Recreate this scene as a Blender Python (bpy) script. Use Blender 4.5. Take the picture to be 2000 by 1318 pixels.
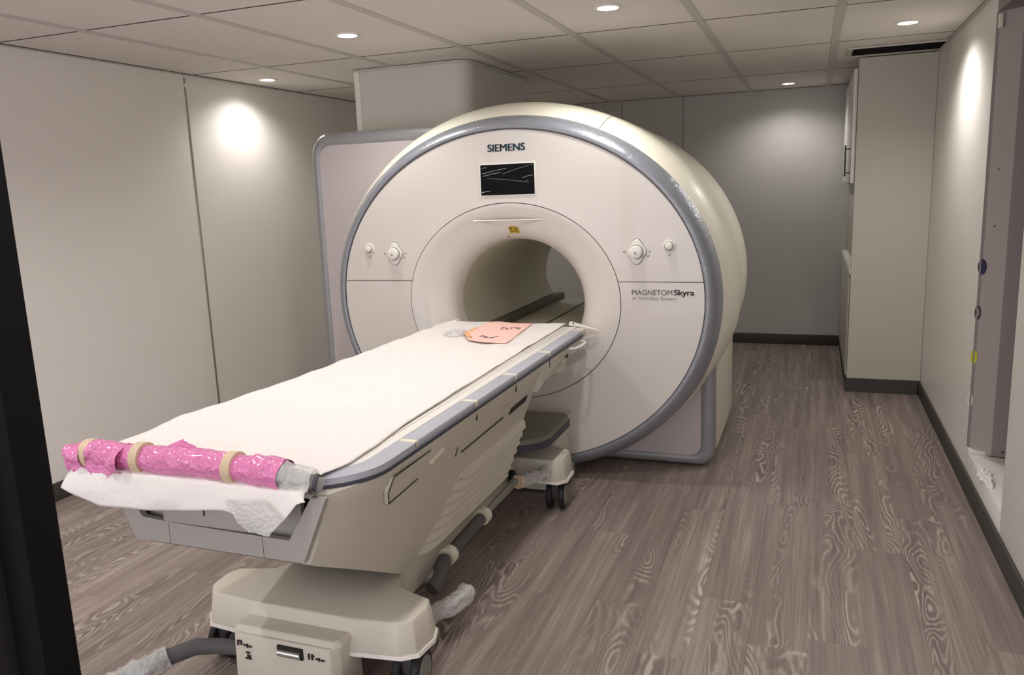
import bpy, bmesh, math, random
from mathutils import Vector, Matrix, noise
PI = math.pi
random.seed(7)
for o in list(bpy.data.objects): bpy.data.objects.remove(o)
scene = bpy.context.scene
C = scene.collection

# ------------------------------------------------------------------ camera
cam_d = bpy.data.cameras.new('camera'); cam = bpy.data.objects.new('camera', cam_d); C.objects.link(cam)
YAW, PITCH, ROLL = 0.3633, 0.1857, 0.0381
cy_, sy_, cp_, sp_ = math.cos(YAW), math.sin(YAW), math.cos(PITCH), math.sin(PITCH)
fw = Vector((-sy_*cp_, cy_*cp_, -sp_)); rt = Vector((cy_, sy_, 0)); dn = fw.cross(rt)
r2 = math.cos(ROLL)*rt + math.sin(ROLL)*dn; d2 = -math.sin(ROLL)*rt + math.cos(ROLL)*dn
mm = Matrix.Identity(4)
for i in range(3):
    mm[i][0] = r2[i]; mm[i][1] = -d2[i]; mm[i][2] = -fw[i]
mm[2][3] = 1.5
cam.matrix_world = mm
cam_d.sensor_width = 36; cam_d.sensor_fit = 'HORIZONTAL'; cam_d.lens = 1553.5855*36/2000
cam_d.clip_start = 0.02
scene.camera = cam

# ------------------------------------------------------------------ world and exposure
w = bpy.data.worlds.new('world'); scene.world = w; w.use_nodes = True
w.node_tree.nodes['Background'].inputs[0].default_value = (0.97, 0.95, 1.0, 1)
w.node_tree.nodes['Background'].inputs[1].default_value = 2.4
vs = scene.view_settings
vs.view_transform = 'Standard'; vs.look = 'None'; vs.gamma = 1; vs.use_curve_mapping = False
vs.exposure = 0.0
LAMP_W = 25.0            # power of one ceiling downlight
LAMP_COL = (1.0, 0.973, 0.94)

# ------------------------------------------------------------------ room measures
XL, XR, YB, ZC = -3.615, 0.725, 7.571, 2.253
YF = -1.6
XC = -1.443              # axis of scanner and table

# ------------------------------------------------------------------ materials
def srgb(r, g, b):
    f = lambda v: (v/255/12.92 if v/255 <= .04045 else ((v/255+.055)/1.055)**2.4)
    return (f(r), f(g), f(b), 1)
def new_mat(name):
    m = bpy.data.materials.new(name); m.use_nodes = True
    return m, m.node_tree, m.node_tree.nodes['Principled BSDF']
def mat(name, col, rough=.5, metal=0, bump=0, bscale=200, var=0, vscale=3, spec=.5, trans=0, alpha=1, coat=0):
    m, t, b = new_mat(name)
    c = srgb(*col)
    b.inputs['Base Color'].default_value = c; b.inputs['Roughness'].default_value = rough
    b.inputs['Metallic'].default_value = metal; b.inputs['Specular IOR Level'].default_value = spec
    b.inputs['Transmission Weight'].default_value = trans; b.inputs['Alpha'].default_value = alpha
    b.inputs['Coat Weight'].default_value = coat
    tc = t.nodes.new('ShaderNodeTexCoord')
    if var:
        n = t.nodes.new('ShaderNodeTexNoise'); n.inputs['Scale'].default_value = vscale; n.inputs['Detail'].default_value = 5
        t.links.new(tc.outputs['Object'], n.inputs['Vector'])
        mx = t.nodes.new('ShaderNodeMix'); mx.data_type = 'RGBA'
        mx.inputs[6].default_value = [max(0, v*(1-var)) for v in c[:3]]+[1]; mx.inputs[7].default_value = [min(1, v*(1+var)) for v in c[:3]]+[1]
        t.links.new(n.outputs['Fac'], mx.inputs[0]); t.links.new(mx.outputs[2], b.inputs['Base Color'])
    if bump:
        n = t.nodes.new('ShaderNodeTexNoise'); n.inputs['Scale'].default_value = bscale; n.inputs['Detail'].default_value = 3
        t.links.new(tc.outputs['Object'], n.inputs['Vector'])
        bp = t.nodes.new('ShaderNodeBump'); bp.inputs['Strength'].default_value = bump; bp.inputs['Distance'].default_value = .01
        t.links.new(n.outputs['Fac'], bp.inputs['Height']); t.links.new(bp.outputs['Normal'], b.inputs['Normal'])
    return m
M = {}
M['wall'] = mat('wall panel paint', (234, 229, 223), .42, bump=.05, bscale=160, var=.02, spec=.4)
M['ductpaint'] = mat('duct paint', (212, 209, 202), .45)
M['wallgrey'] = mat('grey wall panel', (192, 189, 185), .5, bump=.05, bscale=160, var=.02)
M['backing'] = mat('dark joint backing', (70, 66, 60), .8)
M['strip'] = mat('aluminium joint strip', (170, 164, 150), .35, .7)
M['base'] = mat('charcoal baseboard', (62, 58, 55), .55, bump=.05)
M['tile'] = mat('mineral fibre tile', (230, 224, 217), .9, bump=.35, bscale=260, var=.05, vscale=120, spec=.2)
M['tbar'] = mat('grey ceiling runner', (198, 193, 187), .6)
M['plenum'] = mat('ceiling plenum dark', (60, 55, 50), .9)
M['chrome'] = mat('chrome trim', (225, 225, 225), .15, 1)
M['black'] = mat('black paint', (16, 15, 16), .75, spec=.15)
M['darkgrey'] = mat('dark grey paint', (72, 70, 68), .5)
M['postgrey'] = mat('post grey', (44, 42, 42), .7, spec=.2)
M['vent'] = mat('vent black', (34, 36, 30), .6)
M['laminate'] = mat('cabinet laminate', (190, 186, 173), .45, var=.02)
M['gantry'] = mat('gantry gloss white', (220, 213, 206), .28, coat=.25, var=.01)
M['shell'] = mat('gantry shell cream', (234, 230, 212), .35, coat=.15)
M['bore'] = mat('bore liner', (215, 210, 190), .45)
M['lilac'] = mat('lilac grey cover', (196, 187, 187), .45, var=.02)
M['table'] = mat('table plastic cream', (210, 204, 190), .42, var=.015)
M['tabledk'] = mat('table apron grey', (172, 166, 161), .5)
M['white'] = mat('white plastic', (238, 233, 226), .35)
M['cream'] = mat('cream plastic', (226, 220, 200), .45)
M['strip_blue'] = mat('blue grey rail pad', (176, 177, 187), .5, var=.03)
M['dkseam'] = mat('dark rubber edge', (62, 64, 74), .55)
M['dark'] = mat('dark gap', (30, 29, 26), .7)
M['tyre'] = mat('black rubber tyre', (30, 30, 32), .6)
M['hub'] = mat('grey wheel hub', (135, 134, 130), .5)
M['foam'] = mat('dark foam sleeve', (88, 85, 86), .8, bump=.2, bscale=120)
M['step'] = mat('olive grey pad', (120, 119, 108), .5, bump=.08, bscale=150)
M['railgrey'] = mat('bore rail grey', (104, 100, 92), .5)
M['tape'] = mat('beige masking tape', (214, 190, 160), .6, bump=.1, bscale=300)
M['paper'] = mat('pink paper', (250, 204, 192), .7)
M['paperfold'] = mat('orange paper edge', (236, 178, 128), .7)
M['ink'] = mat('dark ink', (62, 42, 48), .7)
M['siemens'] = mat('teal lettering', (8, 66, 76), .5)
M['greyink'] = mat('grey lettering', (88, 82, 84), .5)
M['lightink'] = mat('light grey lettering', (150, 143, 140), .5)
M['yellow'] = mat('yellow label', (190, 158, 40), .5, var=.1, vscale=90)
M['navy'] = mat('navy sticker', (36, 34, 74), .5)
M['lime'] = mat('lime sticker', (206, 204, 66), .5)
M['stickw'] = mat('white sticker', (232, 228, 222), .5)
M['stickb'] = mat('black sticker', (40, 38, 38), .5)
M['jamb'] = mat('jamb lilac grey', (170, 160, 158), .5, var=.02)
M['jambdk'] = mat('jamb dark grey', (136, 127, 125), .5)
M['plaster'] = mat('white filler', (238, 236, 230), .4, bump=.4, bscale=40)

def emis(name, col, strength):
    m, t, b = new_mat(name)
    b.inputs['Base Color'].default_value = (0, 0, 0, 1)
    b.inputs['Emission Color'].default_value = (*col, 1); b.inputs['Emission Strength'].default_value = strength
    return m
M['lamp'] = emis('lamp lens', (1, .97, .92), 14)

def wrapped(name, col, rough, metal, scale=7, strength=.6, coat=.9, white=0, pin=None):
    """plastic film over a surface: sharp creases in the clear coat"""
    m, t, b = new_mat(name); c = srgb(*col)
    b.inputs['Base Color'].default_value = c; b.inputs['Roughness'].default_value = rough; b.inputs['Metallic'].default_value = metal
    b.inputs['Coat Weight'].default_value = coat; b.inputs['Coat Roughness'].default_value = .08
    tc = t.nodes.new('ShaderNodeTexCoord')
    mp = t.nodes.new('ShaderNodeMapping'); mp.inputs['Rotation'].default_value = (.3, .5, .4); mp.inputs['Scale'].default_value = (1, 1, 2.6)
    t.links.new(tc.outputs['Object'], mp.inputs['Vector'])
    n = t.nodes.new('ShaderNodeTexNoise'); n.inputs['Scale'].default_value = scale; n.inputs['Detail'].default_value = 6; n.inputs['Distortion'].default_value = 1.5
    t.links.new(mp.outputs[0], n.inputs['Vector'])
    a = t.nodes.new('ShaderNodeMath'); a.operation = 'PINGPONG'; a.inputs[1].default_value = .08
    t.links.new(n.outputs['Fac'], a.inputs[0])
    bp = t.nodes.new('ShaderNodeBump'); bp.inputs['Strength'].default_value = strength; bp.inputs['Distance'].default_value = .05
    t.links.new(a.outputs[0], bp.inputs['Height'])
    t.links.new(bp.outputs['Normal'], b.inputs['Coat Normal'])
    if white: t.links.new(bp.outputs['Normal'], b.inputs['Normal'])
    return m
M['ring'] = wrapped('film wrapped silver ring', (146, 149, 157), .36, .30, scale=9, strength=.22, coat=.8, white=1)
M['trim'] = wrapped('film wrapped silver trim', (150, 150, 153), .4, .3, scale=14, strength=.8, coat=.8)
M['screen'] = mat('black screen under film', (12, 12, 15), .35, bump=.15, bscale=30, spec=.08)
def bubble(name, col, alpha=1, trans=0, rough=.25, bstr=.8):
    m, t, b = new_mat(name)
    b.inputs['Base Color'].default_value = srgb(*col); b.inputs['Roughness'].default_value = rough
    b.inputs['Coat Weight'].default_value = .6; b.inputs['Coat Roughness'].default_value = .1
    b.inputs['Alpha'].default_value = alpha; b.inputs['Transmission Weight'].default_value = trans
    tc = t.nodes.new('ShaderNodeTexCoord')
    v = t.nodes.new('ShaderNodeTexVoronoi'); v.inputs['Scale'].default_value = 95
    n = t.nodes.new('ShaderNodeTexNoise'); n.inputs['Scale'].default_value = 22; n.inputs['Detail'].default_value = 6
    t.links.new(tc.outputs['Object'], v.inputs['Vector']); t.links.new(tc.outputs['Object'], n.inputs['Vector'])
    a = t.nodes.new('ShaderNodeMath'); a.operation = 'MULTIPLY_ADD'; a.inputs[1].default_value = 2.5
    t.links.new(n.outputs['Fac'], a.inputs[0]); t.links.new(v.outputs['Distance'], a.inputs[2])
    bp = t.nodes.new('ShaderNodeBump'); bp.inputs['Strength'].default_value = bstr; bp.inputs['Distance'].default_value = .008
    t.links.new(a.outputs[0], bp.inputs['Height']); t.links.new(bp.outputs['Normal'], b.inputs['Normal'])
    return m
M['pinkwrap'] = bubble('pink bubble wrap', (230, 130, 184), bstr=.6)
M['clearwrap'] = bubble('clear bubble wrap', (240, 238, 236), alpha=.5, bstr=.5)
M['film'] = mat('film crease glint', (150, 152, 160), .2, spec=.8)
M['sheet'] = mat('white foam sheet', (238, 232, 229), .5, bump=.3, bscale=60, spec=.4)

def wood():
    m, t, b = new_mat('grey oak vinyl')
    L = t.links.new; N = t.nodes.new
    tc = N('ShaderNodeTexCoord'); oi = N('ShaderNodeObjectInfo')
    cx = N('ShaderNodeCombineXYZ')
    mu = N('ShaderNodeMath'); mu.operation = 'MULTIPLY'; mu.inputs[1].default_value = 37; L(oi.outputs['Random'], mu.inputs[0])
    L(mu.outputs[0], cx.inputs[0]); L(mu.outputs[0], cx.inputs[2])
    ad = N('ShaderNodeVectorMath'); ad.operation = 'ADD'; L(tc.outputs['Object'], ad.inputs[0]); L(cx.outputs[0], ad.inputs[1])
    def noise_(scale, sx, sy, detail, dist=0):
        mp = N('ShaderNodeMapping'); mp.inputs['Scale'].default_value = (sx, sy, 1); L(ad.outputs[0], mp.inputs['Vector'])
        n = N('ShaderNodeTexNoise'); n.inputs['Scale'].default_value = scale; n.inputs['Detail'].default_value = detail; n.inputs['Distortion'].default_value = dist
        L(mp.outputs[0], n.inputs['Vector']); return n.outputs['Fac']
    def math_(op, a, bb, c=None):
        x = N('ShaderNodeMath'); x.operation = op
        for i, v in enumerate((a, bb, c)):
            if v is None: continue
            if isinstance(v, (int, float)): x.inputs[i].default_value = v
            else: L(v, x.inputs[i])
        return x.outputs[0]
    field = noise_(1, 5.5, 1.1, 1.6, .3)              # contours of this field = cathedral grain
    field = math_('ADD', field, math_('MULTIPLY', noise_(1, 30, 16, 3), .030))
    rings = math_('SINE', math_('MULTIPLY', field, 190), 0)
    rings = math_('MULTIPLY_ADD', rings, .5, .5)
    rings = math_('MULTIPLY', rings, rings)
    mask_n = noise_(1, 8.0, .7, 2.5)
    mr = N('ShaderNodeMapRange'); mr.inputs[1].default_value = .47; mr.inputs[2].default_value = .72; L(mask_n, mr.inputs[0])
    fine = noise_(1, 150, 3.2, 5)
    streak = noise_(1, 22, .7, 4)
    base = math_('ADD', math_('MULTIPLY', fine, .42), math_('MULTIPLY', streak, .58))
    ringm = math_('MULTIPLY', math_('SUBTRACT', rings, .36), math_('MULTIPLY', mr.outputs[0], .58))
    tot = math_('ADD', base, ringm)
    tone = math_('MULTIPLY_ADD', oi.outputs['Random'], .05, -.025)
    tot = math_('ADD', tot, tone)
    cr = N('ShaderNodeValToRGB')
    cr.color_ramp.elements[0].position = .20; cr.color_ramp.elements[0].color = srgb(98, 86, 81)
    cr.color_ramp.elements[1].position = .95; cr.color_ramp.elements[1].color = srgb(204, 190, 180)
    e = cr.color_ramp.elements.new(.5); e.color = srgb(140, 126, 119)
    L(tot, cr.inputs[0]); L(cr.outputs[0], b.inputs['Base Color'])
    b.inputs['Roughness'].default_value = .42; b.inputs['Specular IOR Level'].default_value = .4
    bp = N('ShaderNodeBump'); bp.inputs['Strength'].default_value = .12; bp.inputs['Distance'].default_value = .002
    L(tot, bp.inputs['Height']); L(bp.outputs['Normal'], b.inputs['Normal'])
    return m
M['wood'] = wood()

# ------------------------------------------------------------------ mesh helpers (world coordinates)
def smooth(me, ang=40):
    me.shade_smooth() if hasattr(me, 'shade_smooth') else None
    try: me.set_sharp_from_angle(angle=math.radians(ang))
    except Exception: pass
def link(name, me, material, parent=None, ang=40):
    if material is not None and not me.materials: me.materials.append(M[material] if isinstance(material, str) else material)
    smooth(me, ang)
    o = bpy.data.objects.new(name, me); C.objects.link(o)
    if parent is not None: adopt(o, parent)
    return o
def world_loc(o):
    v = Vector(o.location)
    return v if o.parent is None else v + world_loc(o.parent) if o.get('_l') else WL.get(o.name, v)
WL = {}
def adopt(o, parent):
    o.parent = parent
    base = parent
    o.matrix_parent_inverse = Matrix.Translation(-WL.get(parent.name, Vector((0, 0, 0))))
    WL[o.name] = Vector((0, 0, 0)) if o.type == 'MESH' else Vector(o.location)
def tag(o, label=None, cat=None, group=None, kind=None):
    if label: o['label'] = label
    if cat: o['category'] = cat
    if group: o['group'] = group
    if kind: o['kind'] = kind
    return o
def thing(name, loc, label, cat, group=None):
    o = bpy.data.objects.new(name, None); C.objects.link(o); o.location = loc; o.empty_display_size = .1
    WL[o.name] = Vector(loc)
    return tag(o, label, cat, group)
def to_mesh(bm, name):
    bmesh.ops.recalc_face_normals(bm, faces=bm.faces)
    me = bpy.data.meshes.new(name); bm.to_mesh(me); bm.free(); return me
def bm_box(bm, x0, x1, y0, y1, z0, z1, bev=0, seg=2):
    r = bmesh.ops.create_cube(bm, size=1)
    vs_ = r['verts']
    for v in vs_:
        v.co = Vector(((x0+x1)/2+v.co.x*(x1-x0), (y0+y1)/2+v.co.y*(y1-y0), (z0+z1)/2+v.co.z*(z1-z0)))
    if bev:
        es = list({e for v in vs_ for e in v.link_edges})
        bmesh.ops.bevel(bm, geom=es, offset=bev, segments=seg, affect='EDGES', profile=.5)
def box(name, material, parent, x0, x1, y0, y1, z0, z1, bev=0, seg=2):
    bm = bmesh.new(); bm_box(bm, x0, x1, y0, y1, z0, z1, bev, seg)
    return link(name, to_mesh(bm, name), material, parent)
def loft_mesh(name, rings, closed=True, cap0=False, cap1=False):
    """rings: list of equally long point lists"""
    verts = [p for r in rings for p in r]; n = len(rings[0]); faces = []
    for i in range(len(rings)-1):
        for j in range(n if closed else n-1):
            a = i*n+j; b = i*n+(j+1) % n
            faces.append((a, b, b+n, a+n))
    if cap0: faces.append(tuple(range(n))[::-1])
    if cap1: faces.append(tuple(range((len(rings)-1)*n, len(rings)*n)))
    me = bpy.data.meshes.new(name); me.from_pydata([tuple(v) for v in verts], [], faces); me.update()
    bm = bmesh.new(); bm.from_mesh(me); bmesh.ops.recalc_face_normals(bm, faces=bm.faces); bm.to_mesh(me); bm.free()
    return me
def loft(name, rings, material, parent=None, closed=True, cap0=False, cap1=False, ang=40):
    return link(name, loft_mesh(name, rings, closed, cap0, cap1), material, parent, ang)
def tube_rings(path, rad, n=12):
    P = [Vector(p) for p in path]; out = []
    prev = None
    for i, p in enumerate(P):
        t = (P[min(i+1, len(P)-1)]-P[max(i-1, 0)]).normalized()
        if prev is None:
            u = t.cross(Vector((0, 0, 1)));
            if u.length < .1: u = t.cross(Vector((1, 0, 0)))
        else: u = prev - t*prev.dot(t)
        u.normalize(); prev = u; v = t.cross(u)
        r = rad[i] if isinstance(rad, (list, tuple)) else rad
        out.append([p+u*r*math.cos(k*2*PI/n)+v*r*math.sin(k*2*PI/n) for k in range(n)])
    return out
def tube(name, path, rad, material, parent=None, n=12):
    return loft(name, tube_rings(path, rad, n), material, parent, cap0=True, cap1=True, ang=50)
def prism(name, outline, z0, z1, material, parent=None, inset=0, bev=0):
    """vertical prism from a plan outline, the top drawn in by inset"""
    cx = sum(p[0] for p in outline)/len(outline); cy = sum(p[1] for p in outline)/len(outline)
    bm = bmesh.new()
    b = [bm.verts.new((x, y, z0)) for x, y in outline]
    f = bm.faces.new(b)
    t = []
    n = len(outline)
    for i, (x, y) in enumerate(outline):
        p, q = Vector(outline[i-1]), Vector(outline[(i+1) % n]); c = Vector((x, y))
        e1 = (c-p).normalized(); e2 = (q-c).normalized()
        nn = Vector((-e1.y, e1.x)) + Vector((-e2.y, e2.x))
        k = 1+e1.dot(e2); nn = nn/max(k, .3)
        t.append(bm.verts.new((x+nn.x*inset, y+nn.y*inset, z1)))
    bm.faces.new(t)
    for i in range(n): bm.faces.new((b[i], b[(i+1) % n], t[(i+1) % n], t[i]))
    if bev:
        bmesh.ops.recalc_face_normals(bm, faces=bm.faces)
        bmesh.ops.bevel(bm, geom=list(bm.edges), offset=bev, segments=2, affect='EDGES', profile=.5)
    return link(name, to_mesh(bm, name), material, parent)
def rrect(x0, x1, z0, z1, r, n=6):
    """rounded rectangle outline, counter-clockwise; r single radius or 4 radii (bl, br, tr, tl)"""
    if not isinstance(r, (list, tuple)): r = (r,)*4
    pts = []
    for (cx, cz, a0, rr) in ((x0+r[0], z0+r[0], PI, r[0]), (x1-r[1], z0+r[1], 1.5*PI, r[1]), (x1-r[2], z1-r[2], 0, r[2]), (x0+r[3], z1-r[3], .5*PI, r[3])):
        for k in range(n+1):
            a = a0+k/n*PI/2; pts.append((cx+rr*math.cos(a), cz+rr*math.sin(a)))
    return pts
def disc(name, material, parent, c, normal, r, h, n=20, bev=0, rx=None):
    """a short cylinder standing on c along normal"""
    nrm = Vector(normal).normalized(); u = nrm.orthogonal().normalized()
    if abs(nrm.z) < .9: u = nrm.cross(Vector((0, 0, 1))).normalized()
    v = nrm.cross(u); c = Vector(c); rx = rx or r
    prof = [(0, 0), (1, 0), (1, h)] if not bev else [(1, 0), (1, h-bev), (1-bev/r*.4, h-bev*.3), (1-bev/r, h)]
    prof = prof if bev else [(1, 0), (1, h)]
    rings = [[c+nrm*hh+(u*rx*math.cos(k*2*PI/n)+v*r*math.sin(k*2*PI/n))*s for k in range(n)] for s, hh in prof]
    return loft(name, rings, material, parent, cap0=True, cap1=True, ang=35)
def text(name, body, size, loc, material, parent, width=None, rx=PI/2, ext=.0008, bold=0):
    cu = bpy.data.curves.new(name, 'FONT'); cu.body = body; cu.size = size; cu.extrude = ext
    o = bpy.data.objects.new(name+'_tmp', cu); C.objects.link(o)
    dg = bpy.context.evaluated_depsgraph_get(); me = bpy.data.meshes.new_from_object(o.evaluated_get(dg))
    bpy.data.objects.remove(o)
    xs = [v.co.x for v in me.vertices]; s = (width/(max(xs)-min(xs))) if width else 1
    me.transform(Matrix.Translation(loc) @ Matrix.Rotation(rx, 4, 'X') @ Matrix.Diagonal((s, 1, 1, 1)) @ Matrix.Translation((-min(xs), 0, 0)))
    me.materials.clear()
    if bold:
        bm = bmesh.new()
        for dx in (-bold, 0, bold):
            c_ = me.copy(); c_.transform(Matrix.Translation((dx, -abs(dx)*.1, 0))); bm.from_mesh(c_)
        me = bpy.data.meshes.new(name); bm.to_mesh(me); bm.free()
    return link(name, me, material, parent)
def structure(o): o['kind'] = 'structure'; return o
def root_structure(name):
    o = bpy.data.objects.new(name, None); C.objects.link(o); o['kind'] = 'structure'; WL[o.name] = Vector((0, 0, 0)); return o

# ================================================================== ROOM
# floor of vinyl planks
fl = structure(box('floor', 'backing', None, XL-.05, 1.6, YF, YB+.05, -.06, -.004))
PW, PL = .182, 1.22
plank_me = None
def plank_mesh(l):
    bm = bmesh.new(); bm_box(bm, 0, PW-.0003, 0, l-.0005, -.006, 0, .0003, 1); return to_mesh(bm, 'floor_plank')
plank_me = plank_mesh(PL); plank_me.materials.append(M['wood'])
i = 0; x = XL
rng = random.Random(3)
while x < XR-.01:
    y = .95-rng.random()*PL
    while y < YB:
        if y+PL > .95:
            o = bpy.data.objects.new('floor_plank', plank_me); C.objects.link(o); o.location = (x, y, 0)
            o.parent = fl
        y += PL
    x += PW
# near floor, behind the doorway line: the same planks but out of view
bm = bmesh.new(); bm_box(bm, XL, 1.55, YF, -.3, -.006, 0)
link('threshold_floor', to_mesh(bm, 'near floor'), 'darkgrey', fl)

def wall_panels(root, axis, fixed, cuts, z0, z1, material, gap=.004, inward=1, th=.012):
    for a, b in zip(cuts[:-1], cuts[1:]):
        if axis == 'y': box('wall_panel', material, root, min(fixed, fixed-inward*th), max(fixed, fixed-inward*th), a+gap/2, b-gap/2, z0, z1, .0015, 1)
        else: box('wall_panel', material, root, a+gap/2, b-gap/2, min(fixed, fixed-inward*th), max(fixed, fixed-inward*th), z0, z1, .0015, 1)
wl = structure(box('wall_left', 'backing', None, XL-.10, XL-.012, YF, YB+.1, 0, ZC+.1))
wall_panels(wl, 'y', XL, [YF, 1.0, 2.2, 4.05, 5.70, YB], 0, ZC+.02, 'wall')
box('joint_strip', 'strip', wl, XL-.002, XL+.005, 4.043, 4.057, .09, ZC-.02, .002, 1)
disc('screw_cap', 'white', wl, (XL+.004, 4.05, 2.19), (1, 0, 0), .012, .006)
wb = structure(box('wall_back', 'backing', None, XL-.1, 1.6, YB+.012, YB+.1, 0, ZC+.1))
wall_panels(wb, 'x', YB, [XL, -2.9, -1.694, -1.132, XR+.1], 0, ZC+.02, 'wallgrey', inward=-1)
# right wall: far run, threshold strip below the doorway, near run, header
wr = structure(box('wall_right', 'backing', None, XR+.16, XR+.24, YF, YB, 0, ZC+.1))
box('wall_panel', 'wall', wr, XR, XR+.15, 4.17, YB, 0, ZC+.02, .0015, 1)
box('wall_panel', 'wall', wr, XR, XR+.15, YF, 3.41, 0, ZC+.02, .012, 3)
box('wall_panel', 'wall', wr, XR, XR+.15, 3.405, 4.10, 0, .185, .006, 2)
box('wall_panel', 'wall', wr, XR+.001, XR+.15, 4.103, 4.17, 0, .20, .0015, 1)
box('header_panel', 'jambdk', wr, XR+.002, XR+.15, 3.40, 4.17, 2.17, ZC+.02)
# baseboards
structure(box('baseboard_left', 'base', None, XL, XL+.014, YF, YB-.014, 0, .096, .003, 2))
structure(box('baseboard_right', 'base', None, XR-.014, XR, YF, 5.92, 0, .094, .003, 2))
structure(box('baseboard_back', 'base', None, XL+.014, .26, YB-.014, YB, 0, .094, .003, 2))

# door jamb in the right wall
jm = thing('door_jamb', (XR+.05, 4.12, .19), 'lilac-grey door jamb lining the doorway recess in the right wall', 'door frame')
def vpanel(name, material, parent, pts, z0, z1, th=.008):
    """vertical panel following plan points"""
    a, b = Vector((*pts[0], 0)), Vector((*pts[1], 0)); n = (b-a).cross(Vector((0, 0, 1))).normalized()*th
    bm = bmesh.new()
    q = [a, b, b-n, a-n]
    lo = [bm.verts.new((p.x, p.y, z0)) for p in q]; hi = [bm.verts.new((p.x, p.y, z1)) for p in q]
    bm.faces.new(lo); bm.faces.new(hi)
    for k in range(4): bm.faces.new((lo[k], lo[(k+1) % 4], hi[(k+1) % 4], hi[k]))
    return link(name, to_mesh(bm, name), material, parent)
vpanel('jamb_face', 'jamb', jm, [(.737, 4.163), (.812, 4.081)], .19, 2.17)
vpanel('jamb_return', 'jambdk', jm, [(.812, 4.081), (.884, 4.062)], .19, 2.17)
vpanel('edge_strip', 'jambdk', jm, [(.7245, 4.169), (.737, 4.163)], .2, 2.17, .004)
box('top_bracket', 'cream', jm, .728, .745, 4.135, 4.160, 2.10, 2.16, .003)
fa = Vector((.075, -.082, 0)).normalized(); fn = Vector((-.082, -.075, 0)).normalized()
def sticker(mt, d, z, rw, rh, ring=False, label=None):
    c = Vector((.737, 4.163, z))+fa*d+fn*.0015
    n = 24; prof = [(1, 0), (1, .001)]
    rings = [[c+fn*h+(fa*rw*math.cos(k*2*PI/n)+Vector((0, 0, rh*math.sin(k*2*PI/n))))*s for k in range(n)] for s, h in ([(1, 0), (1, .001), (.6, .001), (.6, 0)] if ring else prof)]
    o = loft('sticker', rings, mt, jm, cap0=not ring, cap1=not ring)
    o['label'] = label
sticker('navy', .0, 1.064, .022, .036, label='navy blue oval sticker')
sticker('stickb', -.006, .851, .016, .034, True, 'black ring sticker')
sticker('lime', -.010, .639, .018, .034, label='yellow-green oval sticker')
sticker('stickw', -.014, .433, .014, .034, True, 'white ring sticker')
for z in (1.5, 1.25):
    disc('screw_head', 'stickb', jm, Vector((.737, 4.163, z))+fa*.045, fn, .004, .0015, 10)
disc('screw_head', 'stickb', jm, (.855, 4.069, .215), (-.02, -1, 0), .005, .0015, 10)
# filler blobs under the doorway
bm = bmesh.new(); bmesh.ops.create_icosphere(bm, subdivisions=5, radius=1)
for v in bm.verts:
    d = v.co.copy(); k = 1+.9*noise.noise(Vector((d.x*2, d.y*5, d.z*2)))+.3*noise.noise(d*7)
    v.co = Vector((XR+.016+d.x*.018*k, 3.80+d.y*.15, .186+d.z*.016*k))
tag(link('filler_patch', to_mesh(bm, 'filler_patch'), 'plaster'), 'lumpy white filler dabs on the doorway threshold', 'filler')

# ceiling: tiles lie in a grid of runners
ce = structure(box('ceiling', 'plenum', None, XL-.1, 1.6, YF, YB+.1, ZC+.035, ZC+.10))
gx = [XL, -3.057, -2.427, -1.797, -1.167, -.537, .093, XR]
gy = [YF, -.7, .5, 1.62, 2.835, 4.115, 5.19, 6.45, YB]
LAMPS = [(-2.13, 3.522), (-.86, 3.585), (.426, 4.732), (-3.364, 4.531), (-.216, 7.141),
         (-2.18, 2.36), (-.86, 2.40), (-.86, 1.1), (-2.75, 1.2), (-2.62, 6.5)]  # last three are unseen, added to brighten the near room and the back
LAMP_K = {2: 1.4, 3: .85, 4: .75, 5: 1.0, 6: 1.15, 8: 1.8}      # power factors set for the light balance
for i in range(len(gx)-1):
    for j in range(len(gy)-1):
        bm = bmesh.new()
        bm_box(bm, gx[i]+.004, gx[i+1]-.004, gy[j]+.005, gy[j+1]-.005, ZC+.004, ZC+.018, .002, 1)
        link('ceiling_tile', to_mesh(bm, 'ceiling_tile'), 'tile', ce)
for x in gx[1:-1]:
    box('runner', 'tbar', ce, x-.021, x+.021, YF, YB, ZC, ZC+.012, .001, 1)
for y in gy[1:-1]:
    for i in range(len(gx)-1):
        box('gap_shade_strip', 'dark', ce, gx[i]+.021, gx[i+1]-.021, y-.006, y+.006, ZC+.0035, ZC+.02)  # dark strip painted in place of the shadow gap between tile rows
for (x0, x1, y0, y1) in ((XL, XL+.018, YF, YB), (XR-.018, XR, YF, YB), (XL, XR, YB-.018, YB)):
    box('edge_trim', 'tbar', ce, x0, x1, y0, y1, ZC-.004, ZC+.006)
    box('shadow_gap', 'dark', ce, x0-(.0 if x0 != XL else 0), x1+.006 if x0 == XL and x1 < 0 else x1, y0-(.008 if y0 > 0 else 0), y1, ZC+.001, ZC+.008)

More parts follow.
